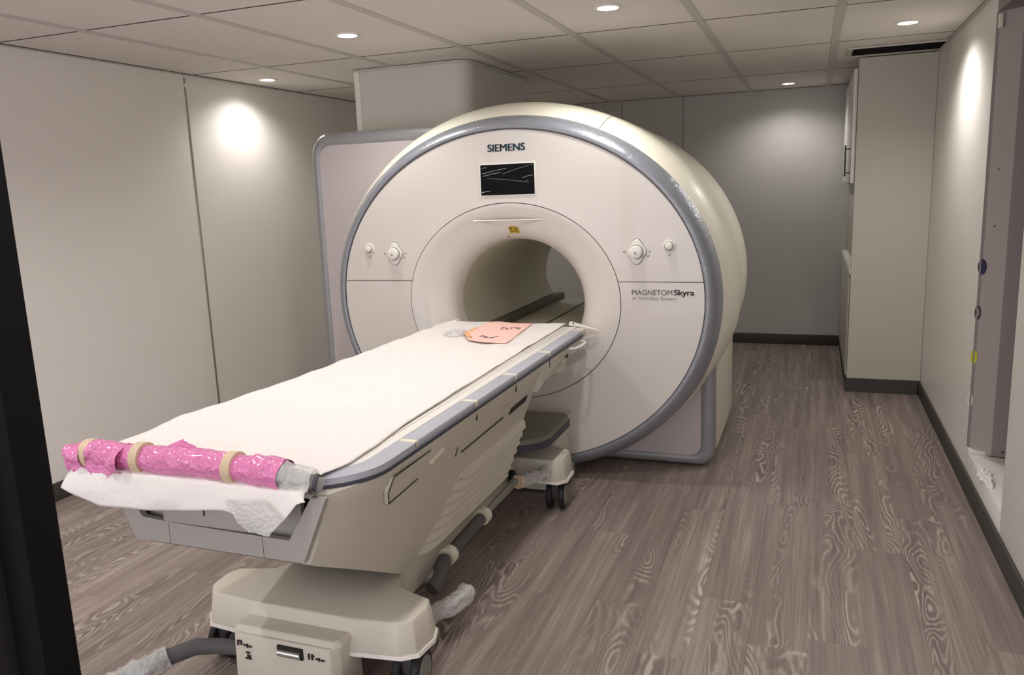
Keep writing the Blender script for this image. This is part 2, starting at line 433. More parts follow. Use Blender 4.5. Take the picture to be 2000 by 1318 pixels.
# recessed downlights
def make_lamp(x, y, label, k=1):
    t = thing('ceiling_downlight', (x, y, ZC), label, 'ceiling light', 'recessed ceiling downlights')
    n = 28
    ringp = [(.060, .006), (.062, -.002), (.056, -.0045), (.047, -.003), (.044, .010)]
    rings = [[(x+r*math.cos(k*2*PI/n), y+r*math.sin(k*2*PI/n), ZC+h) for k in range(n)] for r, h in ringp]
    loft('trim_ring', rings, 'white', t)
    disc('lens', 'lamp', t, (x, y, ZC+.003), (0, 0, -1), .046, .003, 28)
    ld = bpy.data.lights.new('downlight_bulb', 'SPOT'); ld.energy = LAMP_W*k; ld.color = LAMP_COL
    ld.spot_size = math.radians(150); ld.spot_blend = .75; ld.shadow_soft_size = .045
    lo = bpy.data.objects.new('downlight_bulb', ld); C.objects.link(lo)
    lo.parent = t; lo.location = (0, 0, -.02)
lamp_labels = ['round downlight in the ceiling between the left wall and the scanner front',
               'round downlight in the ceiling above the right side of the scanner front',
               'round downlight in the ceiling close to the right wall and dark vent',
               'round downlight close to the left wall throwing a bright scallop on it',
               'round downlight in the ceiling close to the back wall beside the cabinet',
               'round downlight straight above the sheet-covered end of the patient table',
               'round downlight in the ceiling above the open floor beside the patient table',
               'unseen added fill downlight by the black door post over the open floor',
               'unseen added fill downlight between the left wall and the black door post',
               'unseen added fill downlight behind the boxed duct near the back wall']
for k, (x, y) in enumerate(LAMPS):
    make_lamp(x, y, lamp_labels[k], LAMP_K.get(k, 1))

# dark return vent in the ceiling
cv = thing('ceiling_vent', (.44, 5.63, ZC), 'black slotted air vent in the ceiling before the tall cabinet', 'vent')
box('vent_pan', 'vent', cv, .20, .705, 5.47, 5.77, ZC-.004, ZC+.003)
for k in range(6):
    box('slat', 'black', cv, .205, .70, 5.485+k*.047, 5.503+k*.047, ZC-.010, ZC-.003, .001, 1)
for a in ((.17, .71, 5.455, 5.47), (.17, .71, 5.77, 5.79), (.17, .20, 5.47, 5.77)):
    box('frame', 'tbar', cv, *a, ZC-.008, ZC+.002, .001, 1)

# black door post beside the camera
dp = structure(box('trim_1', 'black', None, -1.452, -1.371, .985, 1.06, 0, ZC, .003, 2))
box('post_return', 'postgrey', dp, -1.50, -1.4445, .93, .99, 0, ZC, .002, 1)

# tall cabinet on the right behind the gable panel
cab = thing('tall_cabinet', (.49, 6.7, 0), 'tall cream built-in cabinet with plain gable beside the back wall', 'cabinet')
CX, CY = .258, 5.922
box('gable_panel', 'laminate', cab, CX, XR-.001, CY, CY+.022, .096, ZC-.002, .002, 1)
box('carcass', 'laminate', cab, CX+.035, XR-.002, CY+.022, YB-.015, .86, 1.46, .002, 1)
box('upper_carcass', 'laminate', cab, CX, XR-.002, CY+.024, YB-.015, 1.46, ZC-.003, .002, 1)
box('lower_carcass', 'laminate', cab, CX, XR-.002, CY+.024, YB-.015, .096, .82, .002, 1)
box('worktop', 'white', cab, CX-.010, XR-.002, CY+.03, YB-.016, .82, .86, .004, 2)
box('plinth', 'base', cab, CX-.006, XR-.016, CY-.008, YB-.016, 0, .096, .002, 1)
ud = box('door', 'white', cab, CX-.026, CX-.002, CY+.035, CY+.80, 1.445, 2.19, .003, 2)
tube('handle', [(CX-.06, CY+.12, 1.49), (CX-.06, CY+.12, 1.70)], .006, 'darkgrey', ud)
for z in (1.515, 1.675): tube('handle_post', [(CX-.06, CY+.12, z), (CX-.024, CY+.12, z)], .004, 'darkgrey', ud, 8)
box('door', 'white', cab, CX-.026, CX-.002, CY+.805, CY+1.58, 1.445, 2.19, .003, 2)
for k in range(2):
    d_ = box('door', 'laminate', cab, CX-.010, CX-.001, CY+.035+k*.775, CY+.80+k*.775, .11, .80, .003, 2)

# boxed duct above the scanner
def duct():
    t = thing('cable_duct', (-2.3, 5.0, 1.78), 'white boxed duct rising from the scanner flank to the ceiling', 'duct')
    out = rrect(-2.69, -1.93, 4.50, 5.62, (.02, .10, .10, .02), 8)
    rings = [[(x, y, z) for x, y in out] for z in (1.858, 2.252)]
    loft('duct_body', rings, 'ductpaint', t, cap0=True, cap1=True)
    box('edge_batten', 'white', t, -2.693, -2.655, 4.494, 4.505, 1.858, 2.25, .002, 1)
    o2 = rrect(-2.70, -1.915, 4.49, 5.63, (.02, .11, .11, .02), 8)
    loft('ceiling_collar', [[(x, y, z) for x, y in o2] for z in (2.238, 2.2525)], 'tbar', t, cap0=True, cap1=True)
duct()

# ================================================================== SCANNER
sc = thing('mri_scanner', (XC, 4.6, 0), 'large white MRI scanner with a round front and silver ring', 'scanner')
FY = 3.80
def ell(y, a, b, cz, th): return (XC+a*math.cos(th), y, max(.012, cz+b*math.sin(th)))
RIM = (.576, .506, .921); RIN = (.980, .852, .935); ROUT = (1.059, .925, .935)
SEAM = 1.03
def cover(name, upper, lab):
    g = .0018
    z = SEAM+(g if upper else -g)
    ti = math.asin((z-RIM[2])/RIM[1]); to = math.asin((z-RIN[2])/RIN[1])
    n, m = 64, 6
    def ang(t, base): return base+(PI-2*base)*t if upper else (PI-base)+(PI+2*base)*t
    front = []; back = []
    rows = []
    for i in range(n+1):
        t = i/n; a, b = ang(t, ti), ang(t, to)
        pi = Vector((XC+(RIM[0]+.002)*math.cos(a), FY, RIM[2]+(RIM[1]+.002)*math.sin(a)))
        po = Vector((XC+(RIN[0]-.002)*math.cos(b), FY, RIN[2]+(RIN[1]-.002)*math.sin(b)))
        row = [pi+(po-pi)*(j/m) for j in range(m+1)]
        e = Vector((0, .02, 0))
        rows.append([row[0]+e]+row+[row[-1]+e])
    return loft(name, rows, 'gantry', sc, closed=False)
cover('upper_front_cover', True, ''); cover('lower_front_cover', False, '')
# dark backing seen through the seams
NE = 128
def ering(y, a, b, cz): return [ell(y, a, b, cz, k*2*PI/NE) for k in range(NE)]
loft('seam_backing', [ering(FY+.012, RIM[0]-.02, RIM[1]-.02, RIM[2]), ering(FY+.012, RIN[0], RIN[1], RIN[2])], 'backing', sc)
# funnel
THR = (.347, .326, .908)
rings = [ering(FY+.02, RIM[0]-.001, RIM[1]-.001, RIM[2])]
for i in range(25):
    u = i/24
    k = lambda q: (RIM[q]-.002)*(1-u)+THR[q]*u
    rings.append(ering(FY-.001+.012*u+.165*(1-math.sqrt(max(0, 1-u*u))), k(0), k(1), RIM[2]*(1-u)+THR[2]*u))
loft('bore_funnel', rings, 'gantry', sc, ang=70)
YT = FY+.176
tb = loft('bore_tube', [ering(YT-.003+(5.46-YT)*i/8, *THR) for i in range(9)], 'bore', sc, ang=70)
# table bed inside the bore
box('bore_bed', 'bore', sc, XC-.265, XC+.265, 4.0, 5.44, .66, .705, .006)
box('bed_rail', 'railgrey', sc, XC-.300, XC-.225, 3.93, 5.50, .69, .745, .008)
box('bed_rail', 'railgrey', sc, XC+.225, XC+.290, 3.98, 5.50, .69, .712, .006)
box('bed_groove', 'railgrey', sc, XC-.02, XC-.002, 4.0, 5.43, .704, .708, .001, 1)
# ledge above the bore, white wedges painting the highlight on the wings
def lens_ledge(name, x0, x1, z, y, depth, h, parent):
    n = 16; top = []; rows = [[], [], []]
    for i in range(n+1):
        t = i/n; s = math.sin(PI*t)**.8; x = x0+(x1-x0)*t
        rows[0].append(Vector((x, y+.002, z+.004))); rows[1].append(Vector((x, y-depth*s, z))); rows[2].append(Vector((x, y+.02, z-h*s)))
    return loft(name, rows, 'gantry', parent, closed=False, ang=20)
lens_ledge('brow_ledge', XC-.187, XC+.187, 1.340, FY-.001, .008, .03, sc)
for s in (-1, 1):
    rows = []
    for i in range(9):
        t = i/8; x = XC+s*(.31+.15*t); z = .822-.033*t; wdt = .03*(1-t)**1.0
        y0 = FY+.0-.004
        rows.append([Vector((x, y0-.004*(1-t), z)), Vector((x, y0+wdt+.004, z+.002)), Vector((x, y0+wdt+.004, z-.012*(1-t)-.001)), Vector((x, y0-.004*(1-t), z-.012*(1-t)-.001))])
    loft('wing_highlight', rows, 'white', sc, cap0=True, cap1=True)
disc('bolt', 'dark', sc, (XC+.335, FY-.012, .8195), (0, -.3, 1), .005, .003, 10)
# ring
prof = [(FY+.012, RIN[0]-.001, RIN[1]-.001), (FY-.004, RIN[0]+.002, RIN[1]+.002), (FY-.009, RIN[0]+.012, RIN[1]+.010),
        (FY-.002, RIN[0]+.030, RIN[1]+.028), (FY+.018, RIN[0]+.050, RIN[1]+.047), (FY+.045, RIN[0]+.068, RIN[1]+.063), (FY+.078, ROUT[0], ROUT[1])]
loft('silver_ring', [ering(y, a, b, RIN[2]) for y, a, b in prof], 'ring', sc, ang=80)
loft('ring_groove', [ering(FY+.002, RIN[0]-.0035, RIN[1]-.0035, RIN[2]), ering(FY-.0045, RIN[0]+.0015, RIN[1]+.0015, RIN[2])], 'dkseam', sc)
# shell panels
SH = [(FY+.070, 1.056, .922), (FY+.082, 1.066, .935), (FY+.11, 1.085, .957), (FY+.15, 1.102, .978), (4.0, 1.1175, .996), (4.1, 1.117, 1.001), (4.3, 1.106, 1.001), (4.7, 1.087, .990), (5.1, 1.074, .981), (5.36, 1.04, .95), (5.43, 1.0, .91)]
def shell_pt(y, a, b, th):
    # the shell stands less proud of the ring low down
    sn = math.sin(th); k = 1 if sn > -.15 else max(.36, 1-(-.15-sn)*2.2)
    return ell(y, 1.054+(a-1.054)*k if a > 1.054 else a, .920+(b-.920)*k if b > .920 else b, RIN[2], th)
for (a0, a1) in ((64, 150), (-25, 64), (150, 205), (205, 335)):
    g = .0016
    A0, A1 = math.radians(a0)+g, math.radians(a1)-g; n = max(10, int((a1-a0)/2.5))
    rows = [[shell_pt(y, a, b, A0+(A1-A0)*k/n) for k in range(n+1)] for y, a, b in SH]
    link('shell_panel', loft_mesh('shell_panel', rows, False), 'shell', sc, 60)
loft('shell_liner', [[shell_pt(y, a-.006, b-.006, k*2*PI/NE) for k in range(NE)] for y, a, b in SH], 'backing', sc, ang=60)
loft('rear_cover', [ering(5.43, 1.0, .91, RIN[2]), ering(5.46, .9, .82, RIN[2]), ering(5.47, THR[0]+.05, THR[1]+.05, THR[2]), ering(5.455, THR[0], THR[1], THR[2])], 'gantry', sc, ang=50)
# left flank cover and right foot with silver edge trim
def frame_ring(name, outer, inner, y0, y1, material, depth):
    rings = [[(x, y0+depth, z) for x, z in outer], [(x, y0+.012, z) for x, z in outer], [(x, y0, z) for x, z in [(o[0]*.75+i_[0]*.25, o[1]*.75+i_[1]*.25) for o, i_ in zip(outer, inner)]],
             [(x, y0, z) for x, z in [(o[0]*.2+i_[0]*.8, o[1]*.2+i_[1]*.8) for o, i_ in zip(outer, inner)]], [(x, y0+.008, z) for x, z in inner]]
    return loft(name, rings, material, sc, ang=60)
fo = rrect(-2.795, -1.83, .015, 1.855, .13); fi = rrect(-2.748, -1.90, .07, 1.785, .085)
frame_ring('flank_trim', fo, fi, 4.12, 4.3, 'trim', .05)
loft('flank_panel', [[(x, 4.128, z) for x, z in rrect(-2.75, -1.88, .068, 1.787, .087)], [(x, 4.2, z) for x, z in rrect(-2.75, -1.88, .068, 1.787, .087)]], 'lilac', sc, cap0=True, cap1=True)
loft('flank_body', [[(x, 4.165, z) for x, z in rrect(-2.79, -1.82, .02, 1.85, .12)], [(x, 5.2, z) for x, z in rrect(-2.79, -1.82, .02, 1.85, .12)]], 'shell', sc, cap0=True, cap1=True)
go = rrect(-1.40, -.446, .010, .565, (.05, .085, .02, .05)); gi = rrect(-1.36, -.520, .060, .53, (.04, .06, .015, .03))
frame_ring('foot_trim', go, gi, 4.12, 4.2, 'trim', .04)
loft('foot_panel', [[(x, 4.129, z) for x, z in rrect(-1.38, -.518, .058, .54, .055)], [(x, 4.2, z) for x, z in rrect(-1.38, -.518, .058, .54, .055)]], 'lilac', sc, cap0=True, cap1=True)
loft('foot_body', [[(x, y, z) for x, z in rrect(-1.04, xr, .028, .86, .06)] for y, xr in ((4.155, -.452), (4.35, -.447), (4.8, -.445), (5.12, -.452), (5.25, -.50))], 'shell', sc, cap0=True, cap1=True)
# plinth that carries the machine
box('plinth', 'dark', sc, -2.5, -.6, 4.2, 5.3, 0.0, .05)
# screen, lettering, controls
sb = box('screen_bezel', 'white', sc, -1.586, -1.287, FY-.004, FY+.01, 1.462, 1.624, .003, 2)
box('screen', 'screen', sc, -1.580, -1.293, FY-.0065, FY, 1.467, 1.618, .002, 1)
for k, (xa, za, xb, zb) in enumerate(((-1.572, 1.600, -1.545, 1.604), (-1.570, 1.574, -1.440, 1.597), (-1.566, 1.562, -1.470, 1.578), (-1.46, 1.570, -1.30, 1.612), (-1.545, 1.552, -1.32, 1.525), (-1.355, 1.548, -1.30, 1.560), (-1.575, 1.482, -1.53, 1.486), (-1.335, 1.53, -1.327, 1.536))):
    tube('crease_glint', [(xa, FY-.0066, za), ((xa+xb)/2, FY-.0072, (za+zb)/2+.002), (xb, FY-.0066, zb)], .0007 if k in (3, 4) else .0012, 'film', sc, 5)  # pale tubes along the film creases stand in for their glints
text('maker_lettering', 'SIEMENS', .05, (-1.536, FY-.0012, 1.682), 'siemens', sc, .197, bold=.0016)
text('model_lettering', 'MAGNETOM', .036, (-.812, FY-.0012, .967), 'greyink', sc, .195)
text('model_lettering', 'Skyra', .038, (-.608, FY-.0012, .967), 'ink', sc, .094, bold=.0012)
text('tagline_lettering', 'A Tim+Dot System', .02, (-.811, FY-.0012, .944), 'lightink', sc, .214)
def knob(x, z, s=1):
    c = Vector((x, FY-.001, z))
    # lobed base plate: wide at the middle, tabs above and below
    pts = []
    for k in range(64):
        th = 2*PI*k/64; r = .046+.014*abs(math.sin(th))**6 - .006*abs(math.sin(2*th))**2
        pts.append((r*math.cos(th)*1.02, r*math.sin(th)))
    rings = [[(x+px*f_, FY-h, z+pz*f_) for px, pz in pts] for f_, h in ((1, -.002), (1, .006), (.92, .010))]
    t = loft('control_knob', rings, 'white', sc, cap1=True, ang=30)
    rr = [[(x+px*f_, FY-h, z+pz*f_) for px, pz in pts] for f_, h in ((1.06, -.001), (1.06, .0015), (.99, .0015))]
    loft('shadow_gap', rr, 'hub', t)
    disc('dial', 'white', t, (x, FY-.008, z), (0, -1, 0), .031, .028, 28, bev=.006)
    disc('dial_skirt', 'hub', t, (x, FY-.008, z), (0, -1, 0), .034, .006, 28)
    disc('dial_mark', 'lightink', t, (x, FY-.0362, z-.004), (0, -1, 0), .006, .0008, 10)
    for dx, dz in ((-.062, 0), (.062, 0), (.055, -.02)):
        box('mark', 'lightink', t, x+dx-.005, x+dx+.005, FY-.0012, FY+.001, z+dz-.004, z+dz+.004)
def button(x, z):
    t = disc('push_button', 'white', sc, (x, FY+.001, z), (0, -1, 0), .030, .008, 24, bev=.003)
    disc('button_collar', 'hub', t, (x, FY-.006, z), (0, -1, 0), .0225, .004, 24)
    disc('button_cap', 'white', t, (x, FY-.008, z+.001), (0, -1, 0), .0185, .014, 24, bev=.006)
    box('mark', 'lightink', t, x-.006, x+.006, FY-.0012, FY+.001, z-.046, z-.040)
for s in (-1, 1):
    knob(XC+s*.657, 1.176); button(XC+s*.812, 1.202)
# warning label above the bore: triangle over a small plate, following the funnel
def on_funnel(x, z):
    dx, dz = x-XC, z-RIM[2]
    # solve u for the funnel section through (dx,dz)
    lo, hi = 0., 1.
    for _ in range(40):
        u = (lo+hi)/2; a = (RIM[0]-.002)*(1-u)+THR[0]*u; b = (RIM[1]-.002)*(1-u)+THR[1]*u; cz = RIM[2]*(1-u)+THR[2]*u
        if (dx/a)**2+((z-cz)/b)**2 > 1: hi = u
        else: lo = u
    return FY-.001+.012*u+.165*(1-math.sqrt(max(0, 1-u*u)))
def funnel_patch(name, pts, material, off):
    me = bpy.data.meshes.new(name); v = [(x, on_funnel(x, z)-off, z) for x, z in pts]+[(x, on_funnel(x, z)+.002, z) for x, z in pts]
    n = len(pts); f_ = [tuple(range(n)), tuple(range(n, 2*n))[::-1]]+[(k, (k+1) % n, n+(k+1) % n, n+k) for k in range(n)]
    me.from_pydata(v, [], f_); return link(name, me, material, sc)
wx = -1.433
funnel_patch('warning_triangle', [(wx-.016, 1.302), (wx+.016, 1.302), (wx, 1.331)], 'yellow', .0025)
funnel_patch('warning_plate', [(wx-.028, 1.270), (wx+.030, 1.270), (wx+.028, 1.303), (wx-.026, 1.303)], 'yellow', .0022)
for dx, dz, ww, hh in ((-.015, .022, .010, .008), (.012, .024, .012, .004), (.012, .013, .014, .004), (-.012, .008, .012, .004), (.014, .004, .010, .004)):
    funnel_patch('label_print', [(wx+dx-ww/2, 1.27+dz), (wx+dx+ww/2, 1.27+dz), (wx+dx+ww/2, 1.27+dz+hh), (wx+dx-ww/2, 1.27+dz+hh)], 'ink', .0032)
funnel_patch('print_dot', [(wx-.005, 1.311), (wx+.005, 1.311), (wx+.002, 1.323), (wx-.002, 1.323)], 'ink', .0035)
disc('sensor_dot', 'dark', sc, (wx-.048, on_funnel(wx-.048, 1.252)-.001, 1.252), (0, -1, 0), .004, .002, 10)
# docking step at the foot of the scanner
dk = prism('dock_step', rrect(XC-.36, XC+.36, 3.14, 3.63, (.12, .17, .06, .06), 10), .375, .400, 'step', sc, .004)
prism('step_edge', rrect(XC-.366, XC+.366, 3.133, 3.636, (.125, .175, .065, .065), 10), .350, .378, 'dkseam', dk)
prism('step_pedestal', rrect(XC-.30, XC+.305, 3.565, FY+.05, (.03, .03, .0, .0)), .012, .352, 'table', sc)
box('step_clip', 'white', dk, XC+.15, XC+.207, 3.128, 3.16, .345, .362, .005, 2)

# ================================================================== PATIENT TABLE
tb_ = thing('patient_table', (XC, 2.6, 0), 'white docked patient table on a wheeled trolley', 'patient table')
H = .395
def corner_path(h, y_front, r, y_end, n=10, side=1):
    """plan path on one side: from the front centre-side round the corner and back along the side"""
    pts = [(XC+side*(h-r), y_front)]
    for k in range(1, n+1):
        a = -PI/2+k/n*PI/2; pts.append((XC+side*(h-r+r*math.cos(a)), y_front+r+r*math.sin(a)))
    pts.append((XC+side*h, y_end)); return pts
# tray: white rim and inner bed
def tray_outline(h, yf, r, yb):
    R_ = corner_path(h, yf, r, yb, side=1); L_ = corner_path(h, yf, r, yb, side=-1)
    return L_[::-1]+R_
prism('tray_rim', tray_outline(.352, 1.63, .14, 3.79), .765, .803, 'white', tb_, .002, .002)
prism('tray_bed', tray_outline(.292, 1.68, .12, 3.785), .79, .8045, 'white', tb_, .003)
for a, b in ((.300, .3025), (.316, .3175)):
    for s in (1, -1):
        x0, x1 = sorted((XC+s*a, XC+s*b)); box('rim_line', 'lightink', tb_, x0, x1, 1.95, 3.76, .8025, .8036)
# side rail pads with cream joints
cuts = [1.93, 2.37, 2.755, 3.175, 3.70]
def flat_strip(name, path_in, path_out, z0, z1, material, parent):
    rings = [[Vector((*a, z1)), Vector((*b, z1-.004)), Vector((*b, z0)), Vector((*a, z0))] for a, b in zip(path_in, path_out)]
    return loft(name, rings, material, parent, cap0=True, cap1=True)
for s in (1, -1):
    flat_strip('corner_pad', corner_path(.353, 1.63, .14, 1.925, side=s), corner_path(.408, 1.575, .195, 1.925, side=s), .782, .804, 'strip_blue', tb_)
    for a, b in zip(cuts[:-1], cuts[1:]):
        x0, x1 = sorted((XC+s*.354, XC+s*.408))
        box('rail_pad', 'strip_blue', tb_, x0, x1, a+.014, b-.014, .782, .804, .003, 2)
        box('pad_joint', 'cream', tb_, x0, x1, a-.012, a+.012, .782, .8045, .003, 2)
    x0, x1 = sorted((XC+s*.354, XC+s*.405))
    box('rail_end', 'table', tb_, x0, x1, 3.69, 3.77, .775, .803, .005, 2)
    flat_strip('rail_edge', corner_path(.402, 1.581, .189, 3.70, side=s), corner_path(.4105, 1.572, .198, 3.70, side=s), .772, .786, 'dkseam', tb_)
# hull: side shells from the rail down to the lower body
def hull_rows(s):
    # stations along y: (y, top half width, top z, mid half width, mid z, low half width, low z)
    st = [(1.560, .300, .772, .278, .70, .262, .592), (1.575, .345, .772, .315, .69, .272, .578), (1.64, .376, .772, .335, .67, .272, .540),
          (1.76, .399, .772, .345, .64, .262, .475), (1.95, .407, .772, .335, .58, .240, .370), (2.10, .408, .772, .325, .55, .222, .285), (2.16, .408, .772, .320, .54, .215, .270),
          (2.6, .408, .772, .318, .54, .212, .268), (3.02, .406, .772, .316, .54, .212, .268), (3.10, .405, .772, .315, .55, .213, .30)]
    rows = []
    for y, a, za, b, zb, c, zc_ in st:
        r = [Vector((XC+s*a, y, za)), Vector((XC+s*(a-.006), y, za-.03)), Vector((XC+s*(b*.45+a*.55-.004), y, (za+zb)/2)), Vector((XC+s*b, y, zb)), Vector((XC+s*(b*.5+c*.5+.004), y, (zb+zc_)/2)), Vector((XC+s*c, y, zc_)), Vector((XC+s*(c-.02), y, zc_-.003))]
        rows.append(r)
    return rows
for s in (1, -1):
    loft('side_shell', hull_rows(s), 'table', tb_, closed=False, ang=35)
# closed underside and rear of the lower body
rowsR, rowsL = hull_rows(1), hull_rows(-1)
loft('belly_panel', [[rowsL[i][6], rowsR[i][6]] for i in range(1, len(rowsR))], 'tabledk', tb_, closed=False)
loft('rear_panel', [[a, b] for a, b in zip(rowsL[-1], rowsR[-1])], 'table', tb_, closed=False)
hd = [(.30, 1.562), (.343, 1.577), (.374, 1.64), (.397, 1.76), (.405, 1.95), (.405, 2.4)]
prism('corner_deck', [(XC-a, y) for a, y in hd[::-1]]+[(XC+a, y) for a, y in hd], .762, .7735, 'table', tb_)
# horizontal ribs on the lower side shell
def side_pt(s, y, t):
    """point on the lower flank between mid (t=0) and low (t=1)"""
    return Vector((XC+s*(.318+(.212-.318)*t), y, .54+(.268-.54)*t))
for s in (1, -1):
    for k in range(7):
        t0, t1 = .03+k*.138, .03+k*.138+.100
        rows = []
        y0 = 2.40-.028*k
        for i in range(15):
            q = i/14; y = y0+(3.06-y0)*q
            f_ = min(1, q/.10)
            A, B = side_pt(s, y, t0), side_pt(s, y, t1)
            n_ = Vector((s*.93, 0, -.36))
            rows.append([A-n_*.006, A+n_*.006*f_, A.lerp(B, .3)+n_*.015*f_, B+n_*.024*f_, B-n_*.006])
        loft('flank_rib', rows, 'table', tb_, cap0=True, cap1=True, ang=25)
# upper beam that runs on to the scanner
for s in (1, -1):
    rows = []
    for y, zb in ((3.06, .655), (3.2, .688), (3.5, .715), (3.76, .742)):
        x_o, x_i = XC+s*.404, XC+s*.30
        rows.append([Vector((x_o, y, .775)), Vector((x_o, y, zb+.03)), Vector((x_o-s*.018, y, zb)), Vector((x_i, y, zb)), Vector((x_i, y, .775))])
    loft('side_beam', rows, 'table', tb_, cap0=True, cap1=True)
    x0, x1 = sorted((XC+s*.395, XC+s*.3995))
    lip = [(2.45, .665), (2.75, .652), (3.05, .655), (3.4, .700)]
    tube('beam_lip', [(XC+s*(.352 if y < 3.06 else .392), y, z) for y, z in lip], .007, 'table', tb_, 8)
    # dark grip slot and latch line
    def flank(y, z, off=0): return Vector((XC+s*(.318+.388*(z-.54)+off), y, z))
    pts_ = [(2.80, .628), (2.98, .634), (2.985, .660), (2.805, .654)]
    loft('grip_slot', [[flank(y, z, .0035) for y, z in pts_], [flank(y, z, -.01) for y, z in pts_]], 'dark', tb_, cap0=True, cap1=True)
    tube('slot_line', [flank(2.34, .630), flank(2.72, .640)], .0045, 'backing', tb_, 8)
    tube('slot_line', [flank(2.29, .632), flank(2.285, .668)], .0035, 'backing', tb_, 8)
    tube('slot_line', [flank(2.29, .690, .001), flank(2.75, .694, .001)], .0016, 'backing', tb_, 6)
    box('beam_latch', 'dark', tb_, *sorted((XC+s*.398, XC+s*.4065)), 3.42, 3.45, .725, .737, .001, 1)
    for yy in (2.37, 2.755, 3.175):
        box('beam_joint', 'dark', tb_, *sorted((XC+s*.402, XC+s*.4062)), yy-.0015, yy+.0015, .735, .775)
    tube('end_handle', [(XC+s*.398, 3.46, .757), (XC+s*.428, 3.48, .757), (XC+s*.442, 3.52, .757), (XC+s*.442, 3.62, .757), (XC+s*.428, 3.65, .757), (XC+s*.398, 3.655, .757)], .007, 'white', tb_, 8)
    disc('screw_cap', 'white', tb_, (XC+s*.404, 3.44, .757), (s, 0, 0), .006, .004, 10)
    # service flap with hinge on the near corner
    fl_ = [(1.80, .735), (1.82, .690), (1.80, .650), (1.965, .672), (2.01, .700), (2.03, .735)]
    def on_side(y, z):
        q = (z-.56)/(.772-.56); return XC+s*(.330+.076*q)
    me = bpy.data.meshes.new('service_flap'); o_ = .005
    v = [(on_side(y, z)+s*o_, y, z) for y, z in ((1.80, .742), (1.79, .70), (1.815, .655), (1.98, .668), (2.005, .70), (2.02, .745))]
    v += [(p[0]-s*.012, p[1], p[2]) for p in v]
    me.from_pydata(v, [], [(0, 1, 2, 3, 4, 5), (11, 10, 9, 8, 7, 6)]+[(k, (k+1) % 6, 6+(k+1) % 6, 6+k) for k in range(6)])
    sf = link('service_flap', me, 'table', tb_)
    tube('flap_edge', [Vector(v[k])+Vector((s*.0015, 0, 0)) for k in (5, 0, 1, 2, 3)], .0022, 'backing', sf, 6)
    tube('flap_hinge', [(on_side(2.06, .70)+s*.006, 2.05, .697), (on_side(2.1, .71)+s*.006, 2.13, .712)], .008, 'cream', sf, 8)
# apron at the near end: U-shaped frame with a recess and a drawer box
def quad_plate(name, pts, y0, y1, material, parent):
    n = len(pts); me = bpy.data.meshes.new(name)
    me.from_pydata([(x, y0, z) for x, z in pts]+[(x, y1, z) for x, z in pts], [], [tuple(range(n)), tuple(range(n, 2*n))[::-1]]+[(k, (k+1) % n, n+(k+1) % n, n+k) for k in range(n)])
    bm = bmesh.new(); bm.from_mesh(me); bmesh.ops.recalc_face_normals(bm, faces=bm.faces); bm.to_mesh(me); bm.free()
    return link(name, me, material, parent)
g = .001
quad_plate('apron_panel', [(XC-.350, .772), (XC-.272, .592), (XC-.152-g, .592), (XC-.152-g, .655), (XC-.240, .660), (XC-.318, .772)], 1.548, 1.565, 'tabledk', tb_)
quad_plate('apron_panel', [(XC-.152+g, .592), (XC+.152-g, .592), (XC+.152-g, .650), (XC-.152+g, .655)], 1.548, 1.565, 'tabledk', tb_)
quad_plate('apron_panel', [(XC+.152+g, .592), (XC+.272, .592), (XC+.352, .772), (XC+.310, .772), (XC+.235, .650), (XC+.152+g, .650)], 1.548, 1.565, 'tabledk', tb_)
box('apron_recess', 'tabledk', tb_, XC-.25, XC+.25, 1.585, 1.60, .63, .77)
box('end_drawer', 'tabledk', tb_, XC-.150, XC+.120, 1.530, 1.60, .664, .735, .004, 2)
box('drawer_latch', 'dark', tb_, XC-.20, XC-.175, 1.545, 1.60, .70, .725)
box('drawer_notch', 'dark', tb_, XC-.012, XC-.008, 1.5285, 1.54, .695, .735)
# trolley frame
def ox(x): return XC+x
spine = [(ox(-.19), 2.16), (ox(-.19), 3.36), (ox(.19), 3.36), (ox(.19), 2.16)]
prism('spine', spine[::-1], .135, .262, 'table', tb_, .012, .006)
front = [(ox(-.395), 1.985), (ox(-.385), 1.905), (ox(-.34), 1.855), (ox(-.19), 1.842), (ox(.19), 1.842), (ox(.34), 1.862), (ox(.385), 1.895), (ox(.395), 1.985), (ox(.375), 2.045), (ox(.25), 2.085), (ox(.19), 2.20), (ox(-.19), 2.20), (ox(-.25), 2.085), (ox(-.375), 2.045)]
prism('front_beam', front, .152, .256, 'table', tb_, .016, .006)
prism('front_lip', [(x+(.006 if x > XC else -.006), y) for x, y in front], .142, .154, 'white', tb_, .002)
rear = [(ox(-.40), 3.50), (ox(-.405), 3.37), (ox(-.37), 3.325), (ox(.37), 3.325), (ox(.405), 3.37), (ox(.40), 3.50), (ox(.36), 3.54), (ox(-.36), 3.54)]
prism('rear_beam', rear, .152, .256, 'table', tb_, .012, .008)
prism('rear_lip', [(x+(.006 if x > XC else -.006), y) for x, y in rear], .142, .154, 'white', tb_, .002)
